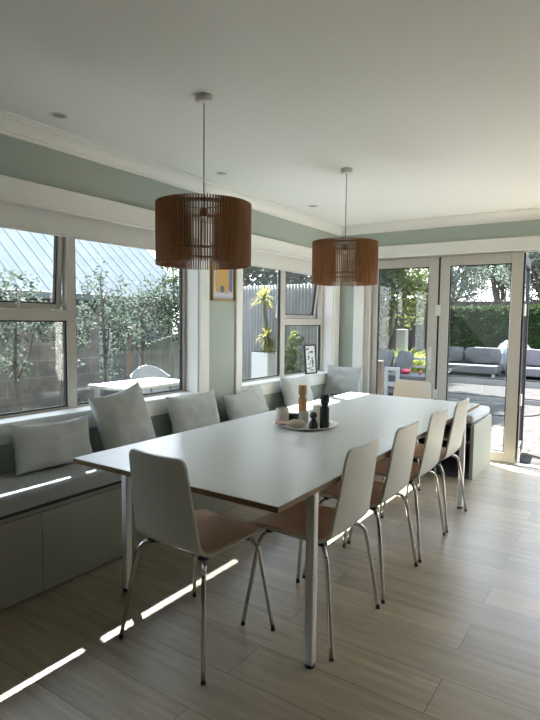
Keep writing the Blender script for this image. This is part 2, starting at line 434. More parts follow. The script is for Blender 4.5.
hb = B(); box(hb, -1.778, -1.752, DY0-.01, DY0-.0005, .88, 1.12, .003); tube(hb, spline([(-1.765, DY0-.008, 1.08), (-1.765, DY0-.04, 1.078), (-1.766, DY0-.046, 1.05), (-1.767, DY0-.046, .96)]), .007, 8)
obj('handle', hb, M['white'], d1, 40)

# ------------------------------------------------------------------ benches and cushions
BX, BT = -2.41, .447                      # front plane and height of the left bench box
t = thing('storage_bench', 'long built-in sage storage bench running under the side windows', 'bench', (XL, 0, 0))
obj('body', bx(.003, BX-XL-.0, -2.5, 4.83, .0, BT-.012, .002), M['bench'], t)
ya = -2.5
for yb in (-.9, .3, 1.55, 3.2, 4.55):
    obj('front_panel', bx(BX-XL+.0005, BX-XL+.018, ya+.001, yb-.001, .012, BT-.03, .002), M['bench'], t)
    ya = yb
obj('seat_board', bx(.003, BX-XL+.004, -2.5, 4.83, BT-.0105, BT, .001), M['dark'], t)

t = thing('corner_bench', 'pale bench unit with an open shelved end standing against the glass doors', 'bench', (0, 0, 0))
X1, Y0, Y1 = -1.11, 4.86, 5.56
obj('end_panel', bx(X1-.03, X1, Y0, Y1, .0, .49, .003), M['bench'], t)
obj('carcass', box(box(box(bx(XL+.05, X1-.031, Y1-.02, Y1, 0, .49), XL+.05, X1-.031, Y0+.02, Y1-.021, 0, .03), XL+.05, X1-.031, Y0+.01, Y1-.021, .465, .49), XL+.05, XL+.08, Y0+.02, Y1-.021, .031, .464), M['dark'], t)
obj('shelf', bx(XL+.081, X1-.031, Y0+.06, Y1-.021, .31, .33), M['bench'], t)

def cushion_block(x0, x1, y0, y1, z0, z1, r=.035):
    bm = B(); box(bm, x0, x1, y0, y1, z0, z1)
    L = max(x1-x0, y1-y0)
    bmesh.ops.bevel(bm, geom=list(bm.edges), offset=r, segments=4, affect='EDGES', profile=.55)
    return bm
ya = -2.45
for i, (yb, lab) in enumerate(((1.02, 'grey bench seat pad on the window bench, nearest the camera and cut by the frame'), (4.82, 'long grey seat pad on the window bench behind the white table'))):
    o = obj('seat_pad', cushion_block(XL+.012, BX+.012, ya, yb-.004, BT+.001, .538, .024), M['cush'], None, 60)
    tag(o, lab, 'cushion', 'bench seat pads'); ya = yb
o = obj('seat_pad', cushion_block(XL+.06, X1-.01, Y0-.0, Y1-.01, .491, .575, .04), M['cush'], None, 60)
tag(o, 'grey seat pad on the corner bench in front of the glass doors', 'cushion', 'bench seat pads')

def pillow_bm(w, h, th, seed, n=22):
    bm = B(); rnd = random.Random(seed); ox = rnd.random()*50
    def pt(u, v, s):
        x = u*w/2*(1-.075*(1-v*v)*abs(u)**1.5); z = v*h/2*(1-.075*(1-u*u)*abs(v)**1.5)
        prof = max(0, (1-u*u))**.5*max(0, (1-v*v))**.5
        y = s*th/2*prof**.85
        # soft folds running in from the corners, slump in the belly
        f = noise.noise(Vector((u*2.2+ox, v*2.2, s*3.0)))*.018 + noise.noise(Vector((u*5+ox, v*3.0+7, s*2.0)))*.008
        y += f*prof**.5*s
        z += -.012*(1-u*u)*(v > 0)*v
        return Vector((x, y, z))
    fr = {}; bk = {}
    for i in range(n+1):
        for j in range(n+1):
            u = math.sin((i/n*2-1)*PI/2); v = math.sin((j/n*2-1)*PI/2)
            fr[i, j] = bm.verts.new(pt(u, v, -1))
            bk[i, j] = fr[i, j] if i in (0, n) or j in (0, n) else bm.verts.new(pt(u, v, 1))
    for i in range(n):
        for j in range(n):
            bm.faces.new((fr[i, j], fr[i+1, j], fr[i+1, j+1], fr[i, j+1]))
            q = (bk[i, j], bk[i, j+1], bk[i+1, j+1], bk[i+1, j])
            if len(set(q)) == 4: bm.faces.new(q)
    return bm
# (centre y/x, bottom z, width, height, thickness, lean, roll, label); facing +x against the wall
pillows = [
    ((-2.695, 1.832, .672), .50, .275, .13, 15, 2, 'pale grey scatter cushion lying low on the bench, nearest the camera'),
    ((-2.665, 2.315,   .735), .425, .42, .16, 15, -9, 'large pale grey scatter cushion standing tilted in front of the window mullion'),
    ((-2.685, 3.01, .675), .53, .33, .14, 15, 0, 'pale grey scatter cushion on the bench below the window reveal and gold frame, third along'),
    ((-2.685, 3.665, .65), .56, .30, .14, 20, -4, 'pale grey scatter cushion leaning at the start of the far window, fourth along'),
    ((-2.67, 4.47, .685), .50, .345, .14, 16, 2, 'pale blue-grey scatter cushion under the small black frame, behind the wooden mill'),
]
for k, (c, w, h, th, lean, roll, lab) in enumerate(pillows):
    o = obj('scatter_cushion', pillow_bm(w, h, th, 11+k), M['pil'], None, 80)
    o.rotation_euler = (Matrix.Rotation(PI/2, 4, 'Z') @ Matrix.Rotation(math.radians(-lean), 4, 'X') @ Matrix.Rotation(math.radians(roll), 4, 'Y')).to_euler()
    o.location = c
    tag(o, lab, 'cushion', 'scatter cushions on the benches')
o = obj('scatter_cushion', pillow_bm(.43, .35, .13, 31), M['pil'], None, 80)
o.rotation_euler = (math.radians(-12), 0, 0); o.location = (-2.590, 5.29, .736)
tag(o, 'square pale blue-grey scatter cushion standing in the room corner', 'cushion', 'scatter cushions on the benches')

# ------------------------------------------------------------------ table
TX0, TX1, TY0, TY1 = -2.108, -.985, 1.53, 4.46
t = thing('dining_table', 'long white laminate dining table with plywood edge and slim white legs', 'table', ((TX0+TX1)/2, (TY0+TY1)/2, 0))
hx, hy = (TX1-TX0)/2, (TY1-TY0)/2
obj('tabletop', bx(-hx, hx, -hy, hy, .717, .7385, .0015), M['ply'], t)
obj('laminate_surface', bx(-hx+.0005, hx-.0005, -hy+.0005, hy-.0005, .7386, .7405, .0005), M['lam'], t)
rb = B()
for sx in (-1, 1): box(rb, sx*(hx-.05)-.014, sx*(hx-.05)+.014, 1.82-(TY0+TY1)/2, 4.08-(TY0+TY1)/2, .692, .716)
for y in (1.82, 4.08): box(rb, -hx+.065, hx-.065, y-(TY0+TY1)/2-.014, y-(TY0+TY1)/2+.014, .692, .716)
obj('under_frame', rb, M['leg'], t)
for sx in (-1, 1):
    for y in (1.82, 4.08):
        yy = y-(TY0+TY1)/2; xx = sx*(hx-.027)
        l = obj('leg', bx(-.0185, .0185, -.0185, .0185, .012, .7165, .005, 3), M['leg'], t, 40); l.location = (xx, yy, 0)
        obj('glide', lathe(B(), [(0, 0), (.021, 0), (.022, .006), (.018, .0118), (0, .0118)], 20), M['black'], l, 40)

# ------------------------------------------------------------------ chairs
def chair_shell():
    prof = spline([(0, .250, .428), (0, .225, .440), (0, .15, .450), (0, .0, .447), (0, -.10, .446), (0, -.150, .455), (0, -.180, .480), (0, -.196, .525), (0, -.214, .62), (0, -.232, .74), (0, -.250, .852)], 5)
    total = [0]
    for a, b in zip(prof, prof[1:]): total.append(total[-1]+(b-a).length)
    T = total[-1]
    def halfw(s):
        f = s/T
        w = .194 if f < .45 else .194-(f-.45)/.55*.034
        for e in (s, T-s):                       # rounded corners
            r = .034
            if e < r: w -= r-math.sqrt(max(0, r*r-(r-e)**2))
        return w
    return prof, total, halfw
def sheet(prof, total, halfw, s0, s1, th, off=0, inset=0, n=14):
    bm = B(); rows_t = []; rows_b = []
    idx = [i for i, s in enumerate(total) if s0-1e-6 <= s <= s1+1e-6]
    ss = sorted(set([total[i] for i in idx] + [s0, s1] + [s0+(s1-s0)*(1-math.cos(PI*k/2/6))*.12 for k in range(7)] + [s1-(s1-s0)*(1-math.cos(PI*k/2/6))*.12 for k in range(7)]))
    def at(s):
        for i in range(len(total)-1):
            if s <= total[i+1]+1e-9:
                t = (s-total[i])/(total[i+1]-total[i]); p = prof[i].lerp(prof[i+1], t); d = (prof[i+1]-prof[i]).normalized()
                # smooth tangent
                d0 = (prof[i]-prof[max(i-1, 0)]); d2 = prof[min(i+2, len(prof)-1)]-prof[i+1]
                dd = (d*1.0 + (d0.normalized() if d0.length else d)*(1-t)*.5 + (d2.normalized() if d2.length else d)*t*.5).normalized()
                return p, dd
        return prof[-1], (prof[-1]-prof[-2]).normalized()
    for s in ss:
        p, d = at(s); nrm = Vector((0, d.z, -d.y));
        if nrm.z < 0 and p.z < .46: nrm = -nrm
        # upper/front side normal: points up on the seat, forward (+y) on the back
        nrm = Vector((0, d.z, -d.y))
        w = max(.004, halfw(s)-inset); back = max(0, min(1, (p.z-.47)/.08))
        ra = []; rb_ = []
        for k in range(n+1):
            u = k/n*2-1
            curve = nrm*(.013*u*u*back + .006*u*u*(1-back)) * 1.0     # the back hugs, edges come forward
            q = p + Vector((u*w, 0, 0)) + curve + nrm*off
            ra.append(bm.verts.new(q + nrm*th/2)); rb_.append(bm.verts.new(q - nrm*th/2))
        rows_t.append(ra); rows_b.append(rb_)
    for R, flip in ((rows_t, 0), (rows_b, 1)):
        for A, C in zip(R, R[1:]):
            for k in range(n):
                q = (A[k], A[k+1], C[k+1], C[k]); bm.faces.new(q[::-1] if flip else q)
    m = len(rows_t)
    for i in range(m-1):
        for k in (0, n):
            q = (rows_t[i][k], rows_t[i+1][k], rows_b[i+1][k], rows_b[i][k]); bm.faces.new(q)
    for i in (0, m-1):
        for k in range(n): bm.faces.new((rows_t[i][k], rows_t[i][k+1], rows_b[i][k+1], rows_b[i][k]))
    bmesh.ops.recalc_face_normals(bm, faces=bm.faces)
    return bm
def make_chair(label):
    t = thing('dining_chair', label, 'chair', group='white dining chairs around the table')
    P, T, Wf = chair_shell()
    obj('seat_shell', sheet(P, T, Wf, 0, T[-1], .011), M['shell'], t, 50)
    s_end = [s for s, p in zip(T, P) if p.z < .487][-1]
    obj('seat_pad', sheet(P, T, Wf, .010, s_end, .006, off=.0092, inset=.005), M['pad'], t, 50)
    for sx in (-1, 1):
        for sy in (-1, 1):
            fx, fy = sx*.243, (.228 if sy > 0 else -.222)
            pts = spline([(sx*.06, sy*.10+.02, .428), (sx*.13, sy*.125+.015, .427), (sx*.172, sy*.15+.008, .420), (sx*.190, sy*.165+.004, .398), (sx*.200, sy*.177+.003, .35), (fx, fy, .012)], 6)
            l = obj('leg', tube(B(), pts, .0095, 10), M['chrome'], t, 50)
            obj('glide', lathe(B(), [(0, 0), (.009, 0), (.0102, .002), (.0102, .010), (0, .0118)], 14, (fx, fy, 0)), M['black'], l, 40)
    ub = B(); box(ub, -.07, .07, -.085, .125, .4235, .4335, .003)
    for sx in (-1, 1):
        for sy in (-1, 1): box(ub, sx*.15-.018, sx*.15+.018, sy*.135+.011-.014, sy*.135+.011+.014, .4245, .4385, .003)
    obj('under_plate', ub, M['black'], t)
    return t
c0 = make_chair('white shell dining chair at the near short end of the table, back to the camera')
c0.location = (-1.524, 1.727, 0); c0.rotation_euler = (0, 0, math.radians(-2.6))
for y, rz, lab in ((2.15, 90, 'white shell dining chair with tan seat on the long side, nearest the camera'),
                   (2.70, 90, 'white shell dining chair on the long side, second from the camera'),
                   (3.252, 90, 'white shell dining chair on the long side, third from the camera'),
                   (3.79, 90, 'white shell dining chair on the long side, farthest, beside the open-ended bench')):
    dup(c0, (-1.180, y-.004, 0), math.radians(rz), lab)
dup(c0, (-1.64, 4.535, 0), PI, 'white shell dining chair at the far short end, facing the camera before the doors')

# ------------------------------------------------------------------ pendants
def make_pendant(label):
    t = thing('pendant_lamp', label, 'lamp', group='slatted wooden pendants over the table')
    R, zt, zb = .2280, -.500, -.790
    s = B(); N = 112
    for k in range(N):
        a = 2*PI*k/N; ca, sa = math.cos(a), math.sin(a); h = .0022
        v = []
        for r in (R-.017, R):
            for w in (-h, h):
                for z in (zb, zt): v.append(s.verts.new((r*ca-w*sa, r*sa+w*ca, z)))
        for q in ((0,1,3,2),(4,6,7,5),(0,4,5,1),(2,3,7,6),(0,2,6,4),(1,5,7,3)): s.faces.new([v[i] for i in q])
    sh = obj('shade', s, M['walnut'], t)
    for z, r0, r1 in ((zt-.022, R-.055, R-.008), (zb+.062, R-.055, R-.008)):
        obj('ring', lathe(B(), [(r0, z), (r1, z), (r1, z+.006), (r0, z+.006), (r0, z)], 64), M['wring'], sh)
    obj('canopy', lathe(B(), [(0, -.032), (.03, -.032), (.0385, -.029), (.040, -.024), (.040, 0), (0, 0)], 32), M['white'], t, 40)
    obj('cord', tube(B(), [(0, 0, -.031), (0, 0, zt-.014)], .003, 8), M['cord'], t)
    obj('lamp_holder', lathe(B(), [(0, zt-.058), (.018, zt-.058), (.019, zt-.03), (.012, zt-.016), (0, zt-.015)], 20), M['wring'], t, 40)
    sp = B()
    for a in (0, 2*PI/3, 4*PI/3): tube(sp, [(.012*math.cos(a), .012*math.sin(a), zt-.02), ((R-.05)*math.cos(a), (R-.05)*math.sin(a), zt-.019)], .0025, 6)
    obj('ring_bracket', sp, M['wring'], t)
    obj('bulb', lathe(B(), [(0, zt-.078), (.014, zt-.076), (.0175, zt-.068), (.0165, zt-.0585), (0, zt-.0582)], 20), M['lamp'], t, 60)
    return t
p = make_pendant('near slatted walnut drum pendant, in front of the side windows'); p.location = (-1.735, 2.005, H)
dup(p, (-1.70, 3.46, H), .02, 'far slatted walnut drum pendant, hanging in front of the room corner')

# ------------------------------------------------------------------ downlights
d = thing('downlight', 'x', 'light', (-2.535, 1.79, H), group='recessed ceiling downlights')
obj('rim', lathe(B(), [(.034, -.002), (.047, -.0035), (.05, -.001), (.05, 0), (.034, 0), (.034, -.002)], 32), M['white'], d, 40)
obj('lens', lathe(B(), [(0, -.0045), (.02, -.004), (.0335, -.0015), (.0335, -.0002), (0, -.0002)], 24), M['dl'], d, 40)
d['label'] = 'small grey recessed downlight in the ceiling at upper left, nearest the camera'
dup(d, (-2.51, 3.095, H), 0, 'small grey recessed downlight in the ceiling just right of the near pendant cord')
dup(d, (-2.495, 4.405, H), 0, 'small grey recessed downlight in the ceiling left of the far pendant cord')

# ------------------------------------------------------------------ tray and the things on it
TC = Vector((-1.645, 2.85)); TZ = .7405
tr = obj('serving_tray', lathe(B(), [(0, 0), (.12, 0), (.15, .002), (.185, .008), (.197, .014), (.1985, .0165), (.196, .0175), (.183, .0125), (.15, .0075), (0, .0065)], 64), M['tray'], None, 50, (TC.x, TC.y, TZ))
tag(tr, 'round white ceramic tray holding mills and candles on the table', 'tray')
ZB = TZ+.0066
def on_tray(name, off, lab, cat, group=None): return thing(name, lab, cat, (TC.x+off[0], TC.y+off[1], ZB), 0, group)
def mill(name, off, body_m, lab, h, r):
    t = on_tray(name, off, lab, 'pepper mill', 'turned wooden mills on the tray')
    k = h/.205
    obj('body', lathe(B(), [(0, 0), (r*.98, 0), (r, .004*k), (r, .118*k), (r*.97, .126*k), (r*.62, .134*k), (0, .135*k)], 32), body_m, t, 40)
    obj('head', lathe(B(), [(0, .1352*k), (r*.6, .136*k), (r*.75, .143*k), (r*.99, .156*k), (r, .162*k), (r, .198*k), (r*.96, .204*k), (0, .205*k)], 32), body_m, t, 40)
    return t
mill('pepper_mill', (-.098, .132), M['millw'], 'tall pale beech pepper mill standing on the tray', .222, .028)
mill('pepper_mill', (.154, -.041), M['millb'], 'tall black pepper mill standing on the tray', .205, .028)
t = on_tray('salt_shaker', (.108, -.092), 'small black two-ball shaker in front of the black mill', 'shaker')
obj('body', lathe(B(), [(0, 0), (.026, 0), (.0285, .012), (.026, .032), (.017, .050), (.011, .058), (0, .0585)], 28), M['millb'], t, 60)
obj('head', lathe(B(), [(0, .0587), (.011, .059), (.019, .068), (.0215, .080), (.018, .092), (.010, .099), (0, .1)], 28), M['millb'], t, 60)
t = on_tray('candle_jar', (-.158, -.012), 'frosted pinkish glass candle jar at the left of the tray', 'candle')
obj('jar', lathe(B(), [(0, 0), (.037, 0), (.040, .004), (.041, .088), (.0385, .0885), (.0375, .06), (0, .0595)], 36), M['frost'], t, 40)
obj('wick', tube(B(), [(0, 0, .0596), (.001, 0, .068)], .0012, 6), M['black'], t)
o = on_tray('pink_dish', (-.112, -.098), 'small pink dish in front of the candle jar', 'dish'); 
obj('bowl', lathe(B(), [(0, 0), (.025, 0), (.038, .006), (.044, .014), (.0425, .0145), (.034, .008), (0, .006)], 32), M['pink'], o, 50)
o = on_tray('dark_tin', (-.125, .062), 'round dark brown tin between candle jar and grey cup', 'tin')
obj('body', lathe(B(), [(0, 0), (.034, 0), (.036, .003), (.036, .03), (0, .03)], 32), M['tin'], o, 40)
obj('lid', lathe(B(), [(0, .0302), (.0372, .0302), (.0372, .042), (.034, .045), (0, .0455)], 32), M['tin'], o, 40)
o = obj('stoneware_cup', lathe(B(), [(0, 0), (.026, 0), (.029, .004), (.0305, .066), (.029, .0665), (.0275, .01), (0, .008)], 32), M['stone'], None, 40, (TC.x-.036, TC.y+.040, ZB)); tag(o, 'small grey stoneware cup in front of the beech mill', 'cup')
bm = B(); bmesh.ops.create_uvsphere(bm, u_segments=28, v_segments=16, radius=1)
for v in bm.verts: v.co = Vector((v.co.x*.058, v.co.y*.042, v.co.z*.023*(1-.1*v.co.x)+.023))
o = obj('pebble_soap', bm, M['soap'], None, 80, (TC.x+.002, TC.y-.105, ZB), (0, 0, .6)); tag(o, 'oval tan pebble-shaped soap at the front of the tray', 'soap')
o = obj('pillar_candle', lathe(B(), [(0, 0), (.047, 0), (.049, .003), (.049, .104), (.046, .109), (.02, .106), (0, .105)], 36), M['wax'], None, 40, (TC.x+.058, TC.y+.085, ZB+.0061)); tag(o, 'wide cream pillar candle behind the black mill', 'candle')
o = on_tray('pink_coaster', (.058, .085), 'thin pink coaster under the cream pillar candle', 'coaster')
obj('disc', lathe(B(), [(0, 0), (.064, 0), (.066, .003), (.064, .006), (0, .006)], 40), M['pink'], o, 40)

# ------------------------------------------------------------------ pictures
t = thing('framed_picture', 'gold framed abstract picture hung on the wall between the windows', 'picture', (XL+.001, 3.475, 1.69))
w, h = .152, .157
f = B(); fw = .014
box(f, 0, .03, -w, -w+fw, -h, h, .003); box(f, 0, .03, w-fw, w, -h, h, .003); box(f, 0, .03, -w+fw, w-fw, -h, -h+fw, .003); box(f, 0, .03, -w+fw, w-fw, h-fw, h, .003)
obj('frame', f, M['gold'], t)
obj('mount', bx(.004, .008, -w+fw, w-fw, -h+fw, h-fw), M['mountp'], t)
def flat(nm, pts, mt, x=.0085):
    bm = B(); prism(bm, pts, x, x+.0012, 'x'); return obj(nm, bm, mt, t)
flat('ochre_shape', [(-.085, -.085), (.07, -.09), (.085, .0), (.07, .12), (-.07, .12), (-.095, .03)], M['ochre'])
flat('blue_shape', [(.078, -.06), (.118, -.085), (.125, .12), (.084, .12)], M['blue'])
flat('slate_shape', [(-.008+.028*math.cos(a*PI/8), -.06+.028*math.sin(a*PI/8)) for a in range(16)], M['slate'], .0099)
t = thing('framed_print', 'small black framed print leaning on the far window sill', 'picture', (-2.862, 5.065, .8125))
t.rotation_euler = (0, math.radians(-5), math.radians(-8))
w, h = .098, .315; fw = .015
f = B(); box(f, -.008, .012, -w, -w+fw, 0, h, .002); box(f, -.008, .012, w-fw, w, 0, h, .002); box(f, -.008, .012, -w+fw, w-fw, 0, fw, .002); box(f, -.008, .012, -w+fw, w-fw, h-fw, h, .002)
obj('frame', f, M['black'], t)
obj('paper', bx(-.004, .003, -w+fw, w-fw, fw, h-fw), M['paper'], t)
rnd = random.Random(5)
for (y, z, a, b) in ((-.055, .268, .05, .018), (.028, .235, .06, .02), (-.03, .225, .014, .03), (-.035, .18, .03, .03), (.035, .165, .025, .02), (-.05, .155, .02, .012), (.0, .13, .012, .035), (.045, .125, .03, .05), (-.03, .105, .018, .02), (.04, .085, .025, .02), (-.045, .062, .06, .010), (.0, .064, .05, .006), (.02, .04, .07, .010)):
    obj('printed_mark', bx(.0031, .0040, (y-a/2)*.82, (y+a/2)*.82, z-b/2, z+b/2), M['ink'], t)

# ------------------------------------------------------------------ outside: ground, terrace, added sun-blocking roofs
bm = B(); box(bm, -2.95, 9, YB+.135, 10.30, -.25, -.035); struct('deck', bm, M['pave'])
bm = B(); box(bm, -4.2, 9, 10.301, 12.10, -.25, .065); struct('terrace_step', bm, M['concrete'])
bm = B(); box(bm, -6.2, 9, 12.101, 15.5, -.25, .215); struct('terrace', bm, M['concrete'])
bm = B(); box(bm, -4.2, 9, 10.28, 10.3005, -.034, .045); box(bm, -6.2, 9, 12.08, 12.1005, .066, .185); struct('terrace_riser', bm, M['riser'])
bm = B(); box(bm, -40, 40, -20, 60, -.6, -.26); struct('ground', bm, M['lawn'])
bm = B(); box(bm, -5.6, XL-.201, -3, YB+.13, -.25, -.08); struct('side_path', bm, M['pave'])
o = obj('stone_circle', lathe(B(), [(0, 0), (.62, 0), (.62, .015), (0, .015)], 40), M['concrete'], None, None, (-1.75, 9.35, -.034)); tag(o, 'pale round stone set in the paved deck outside the open doorway', 'paving stone')
# unseen boards added along the side wall; their slots shape the incoming sun
bm = B()
z0, z1 = 2.36, 2.385
for a, b in ((-4.40, -4.004), (-3.974, -3.842), (-3.813, XL-.2)): box(bm, a, b, -4, 3.98, z0, z1)
box(bm, -4.40, -3.56, 3.98, 6.5, z0, z1); box(bm, -3.285, XL-.2, 3.98, 6.5, z0, z1)
for y in (-3.9, -2.2, -.4, 1.35): box(bm, -4.40, XL-.2, y, y+.05, z1, z1+.1)
struct('added_slot_roof', bm, M['added_board'])
bm = B(); box(bm, -4.2, -2.45, YB+.2, 6.75, 2.50, 2.60); struct('added_sun_block', bm, M['added_board'])  # unseen slab added to keep sun off the floor by the doors

# ------------------------------------------------------------------ plants
def leaves(bm, c, rad, n, size, rnd, flatten=1, shell=.55):
    for _ in range(n):
        while True:
            d = Vector((rnd.uniform(-1, 1), rnd.uniform(-1, 1), rnd.uniform(-1, 1)))
            if .05 < d.length < 1: break
        d = d.normalized()*(shell+(1-shell)*rnd.random()) if rnd.random() < .8 else d
        p = Vector(c)+Vector((d.x*rad[0], d.y*rad[1], d.z*rad[2]))
        a = Vector((rnd.uniform(-1, 1), rnd.uniform(-1, 1), rnd.uniform(-.8, .4))).normalized()
        b = a.orthogonal().normalized(); b = Matrix.Rotation(rnd.uniform(0, 2*PI), 3, a) @ b
        s = size*rnd.uniform(.6, 1.3)
        v = [bm.verts.new(q) for q in (p, p+a*s*.5+b*s*.27, p+a*s, p+a*s*.5-b*s*.27)]
        bm.faces.new(v)
def tree(name, label, loc, trunk, blobs, leafm, size, n, seed, group=None, branches=True, tr=.05, cat='tree'):
    rnd = random.Random(seed)
    t = thing(name, label, cat, loc, 0, group)
    tb = B()
    for pts, r in trunk:
        q = spline(pts, 5); tube(tb, q, [r*(1-.55*i/(len(q)-1)) for i in range(len(q))], 8)
    top = Vector(trunk[0][0][-1])
    if branches:
        for c, rad in blobs:
            st = top if rnd.random() < .6 else Vector(trunk[0][0][-2])
            mid = st.lerp(Vector(c), .5)+Vector((rnd.uniform(-.1, .1), rnd.uniform(-.1, .1), .08))
            tube(tb, spline([st, mid, c], 4), [tr*.45*(1-.08*i) for i in range(9)], 6)
    obj('trunk', tb, M['bark'], t, 60)
    lb = B(); vol = sum(r[0]*r[1]*r[2] for _, r in blobs)
    for c, rad in blobs: leaves(lb, c, rad, int(n*rad[0]*rad[1]*rad[2]/vol), size, rnd)
    obj('foliage', lb, leafm, t)
    return t
R = random.Random(3)
def cloud(c, spread, k, r, rnd):
    return [((c[0]+rnd.uniform(-1, 1)*spread[0], c[1]+rnd.uniform(-1, 1)*spread[1], c[2]+rnd.uniform(-1, 1)*spread[2]), (r*rnd.uniform(.7, 1.2),)*3) for _ in range(k)]

# side garden, seen through the near window
G0 = -.26
tree('shrub', 'slender grey-green shrub on a bare forked stem, left in the lower near window pane', (-5.5, 3.42, G0), [([(0, 0, 0), (.0, -.05, .5), (-.05, -.10, .95), (-.02, -.10, 1.7)], .030), ([(-.04, -.09, .95), (.02, .02, 1.25), (.02, .10, 1.65)], .016)],
     [((-.0, -.30, 1.32), (.22, .28, .26)), ((.05, -.05, 1.68), (.25, .38, .22)), ((.1, .22, 1.55), (.2, .22, .2)), ((0, -.55, 1.5), (.2, .25, .3)), ((0, -.1, 1.95), (.2, .3, .2)), ((0, -.1, 1.1), (.12, .15, .15))], M['leafA'], .058, 1500, 21, 'side garden shrubs', True, .018, 'shrub')
tree('shrub', 'slender grey-green shrub on a single straight stem, right in the lower near window pane', (-5.5, 3.78, G0), [([(0, 0, 0), (.0, .05, .55), (.0, .09, 1.0), (.0, .12, 1.55)], .026)],
     [((.0, .22, 1.38), (.18, .22, .18)), ((0, .28, 1.65), (.2, .25, .2)), ((0, .0, 1.6), (.2, .22, .18)), ((0, .18, 1.15), (.12, .15, .12))], M['leafA'], .056, 950, 22, 'side garden shrubs', True, .016, 'shrub')
tree('shrub', 'tall grey-green shrub behind the window mullion, before the pale roof', (-6.5, 5.25, G0), [([(0, 0, 0), (.02, .03, .9), (0, 0, 1.9)], .035)],
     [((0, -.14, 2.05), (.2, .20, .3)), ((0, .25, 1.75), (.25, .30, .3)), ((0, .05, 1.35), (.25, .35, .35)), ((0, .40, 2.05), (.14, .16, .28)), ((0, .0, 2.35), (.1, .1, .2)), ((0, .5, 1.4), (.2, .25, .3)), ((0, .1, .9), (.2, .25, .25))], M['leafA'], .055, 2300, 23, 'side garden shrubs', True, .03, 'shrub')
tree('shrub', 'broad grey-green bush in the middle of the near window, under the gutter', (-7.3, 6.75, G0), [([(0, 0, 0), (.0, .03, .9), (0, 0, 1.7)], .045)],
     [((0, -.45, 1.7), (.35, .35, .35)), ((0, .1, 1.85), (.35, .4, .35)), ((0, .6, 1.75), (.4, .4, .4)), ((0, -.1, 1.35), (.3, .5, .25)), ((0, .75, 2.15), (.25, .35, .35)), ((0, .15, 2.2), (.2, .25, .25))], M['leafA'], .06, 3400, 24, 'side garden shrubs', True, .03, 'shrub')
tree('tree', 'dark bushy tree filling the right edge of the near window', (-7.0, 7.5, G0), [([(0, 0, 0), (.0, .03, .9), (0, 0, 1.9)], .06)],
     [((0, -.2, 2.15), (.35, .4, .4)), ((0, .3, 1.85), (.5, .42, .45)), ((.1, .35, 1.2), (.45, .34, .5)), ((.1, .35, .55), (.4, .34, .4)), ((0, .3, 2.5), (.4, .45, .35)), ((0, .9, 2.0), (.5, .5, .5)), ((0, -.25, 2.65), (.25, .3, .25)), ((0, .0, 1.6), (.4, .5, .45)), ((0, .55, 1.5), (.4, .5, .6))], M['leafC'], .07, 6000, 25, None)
# garden wall behind the shrubs
bm = B(); box(bm, -6.35, -6.2, -2, 4.95, -.3, 1.42); o = obj('garden_wall', bm, M['block'])
tag(o, 'grey block garden wall behind the thin shrubs in the near window', 'wall')
o = obj('low_shrub', None or (lambda b: (leaves(b, (0, 0, 0), (.25, .42, .26), 420, .07, random.Random(5)), b)[1])(B()), M['leafC'], None, None, (-5.85, 4.50, .1)); tag(o, 'low dark shrub at the foot of the garden wall', 'shrub')

# neighbour's house
t = thing('neighbour_house', 'neighbouring house with a pale ribbed metal roof seen through the near window', 'house', (-9.3, 0, 0))
obj('wall', bx(-6, .0, -4, 9.6, -.3, 1.78), M['housewall'], t)
rf = B(); pit = math.radians(40); L = 6.2
def rp(s, y, off): return Vector((.35-s*math.cos(pit)-off*math.sin(pit)*-1, y, 1.86+s*math.sin(pit)+off*math.cos(pit)))
y = -4.3; sec = []
while y < 9.9:
    sec += [(y, 0), (y+.20, 0), (y+.225, .010), (y+.265, .010), (y+.29, 0)]; y += .29
lo = [rf.verts.new(rp(0, a, o_)) for a, o_ in sec]; hi = [rf.verts.new(rp(L, a, o_)) for a, o_ in sec]
lo2 = [rf.verts.new(rp(0, a, o_-.02)) for a, o_ in sec]; hi2 = [rf.verts.new(rp(L, a, o_-.02)) for a, o_ in sec]
for k in range(len(sec)-1):
    rf.faces.new((lo[k], lo[k+1], hi[k+1], hi[k])); rf.faces.new((lo2[k], hi2[k], hi2[k+1], lo2[k+1]))
    rf.faces.new((lo[k], lo2[k], lo2[k+1], lo[k+1]))
bmesh.ops.remove_doubles(rf, verts=rf.verts, dist=.0001)
obj('roof', rf, M['roof'], t)
obj('gutter', bx(.30, .44, -4.3, 9.9, 1.73, 1.86, .01), M['gutter'], t)
obj('window', bx(.0, .03, 7.2, 7.75, .35, 1.42), M['outwhite'], t)
obj('downpipe', bx(.02, .09, 6.86, 6.95, -.3, 1.73), M['outwhite'], t)
# pale slanting fence, posts and outdoor furniture in the same window
bm = B()
n = 9
for k in range(n):
    y0 = 7.35+k*.15
    box(bm, -8.02, -7.98, y0, y0+.144, -.26, .86+.30*(k/n))
o = obj('board_fence', bm, M['paleboard']); tag(o, 'pale slanting board fence beyond the white outdoor chair', 'fence')
o = obj('timber_post', bx(-6.75, -6.66, 5.92, 6.01, -.26, 1.25, .005), M['timber']); tag(o, 'tan timber post standing in the garden outside the near window', 'post')
o = obj('white_post', bx(-6.66, -6.56, 5.06, 5.16, -.26, 1.36, .005), M['outwhite']); tag(o, 'white post beside the window mullion, in the side garden', 'post')
t = thing('outdoor_table', 'low white outdoor table on the path outside the near window', 'table', (-5.15, 4.75, -.08))
obj('tabletop', bx(-.33, .33, -.55, .55, .62, .66, .008), M['outwhite'], t)
for sx in (-1, 1):
    for sy in (-1, 1): obj('leg', bx(sx*.27-.025, sx*.27+.025, sy*.46-.025, sy*.46+.025, 0, .619), M['outwhite'], t)
t = thing('outdoor_chair', 'white outdoor chair with a curved back behind the outdoor table', 'chair', (-6.05, 5.80, -.26), math.radians(60))
cb = B(); n = 14
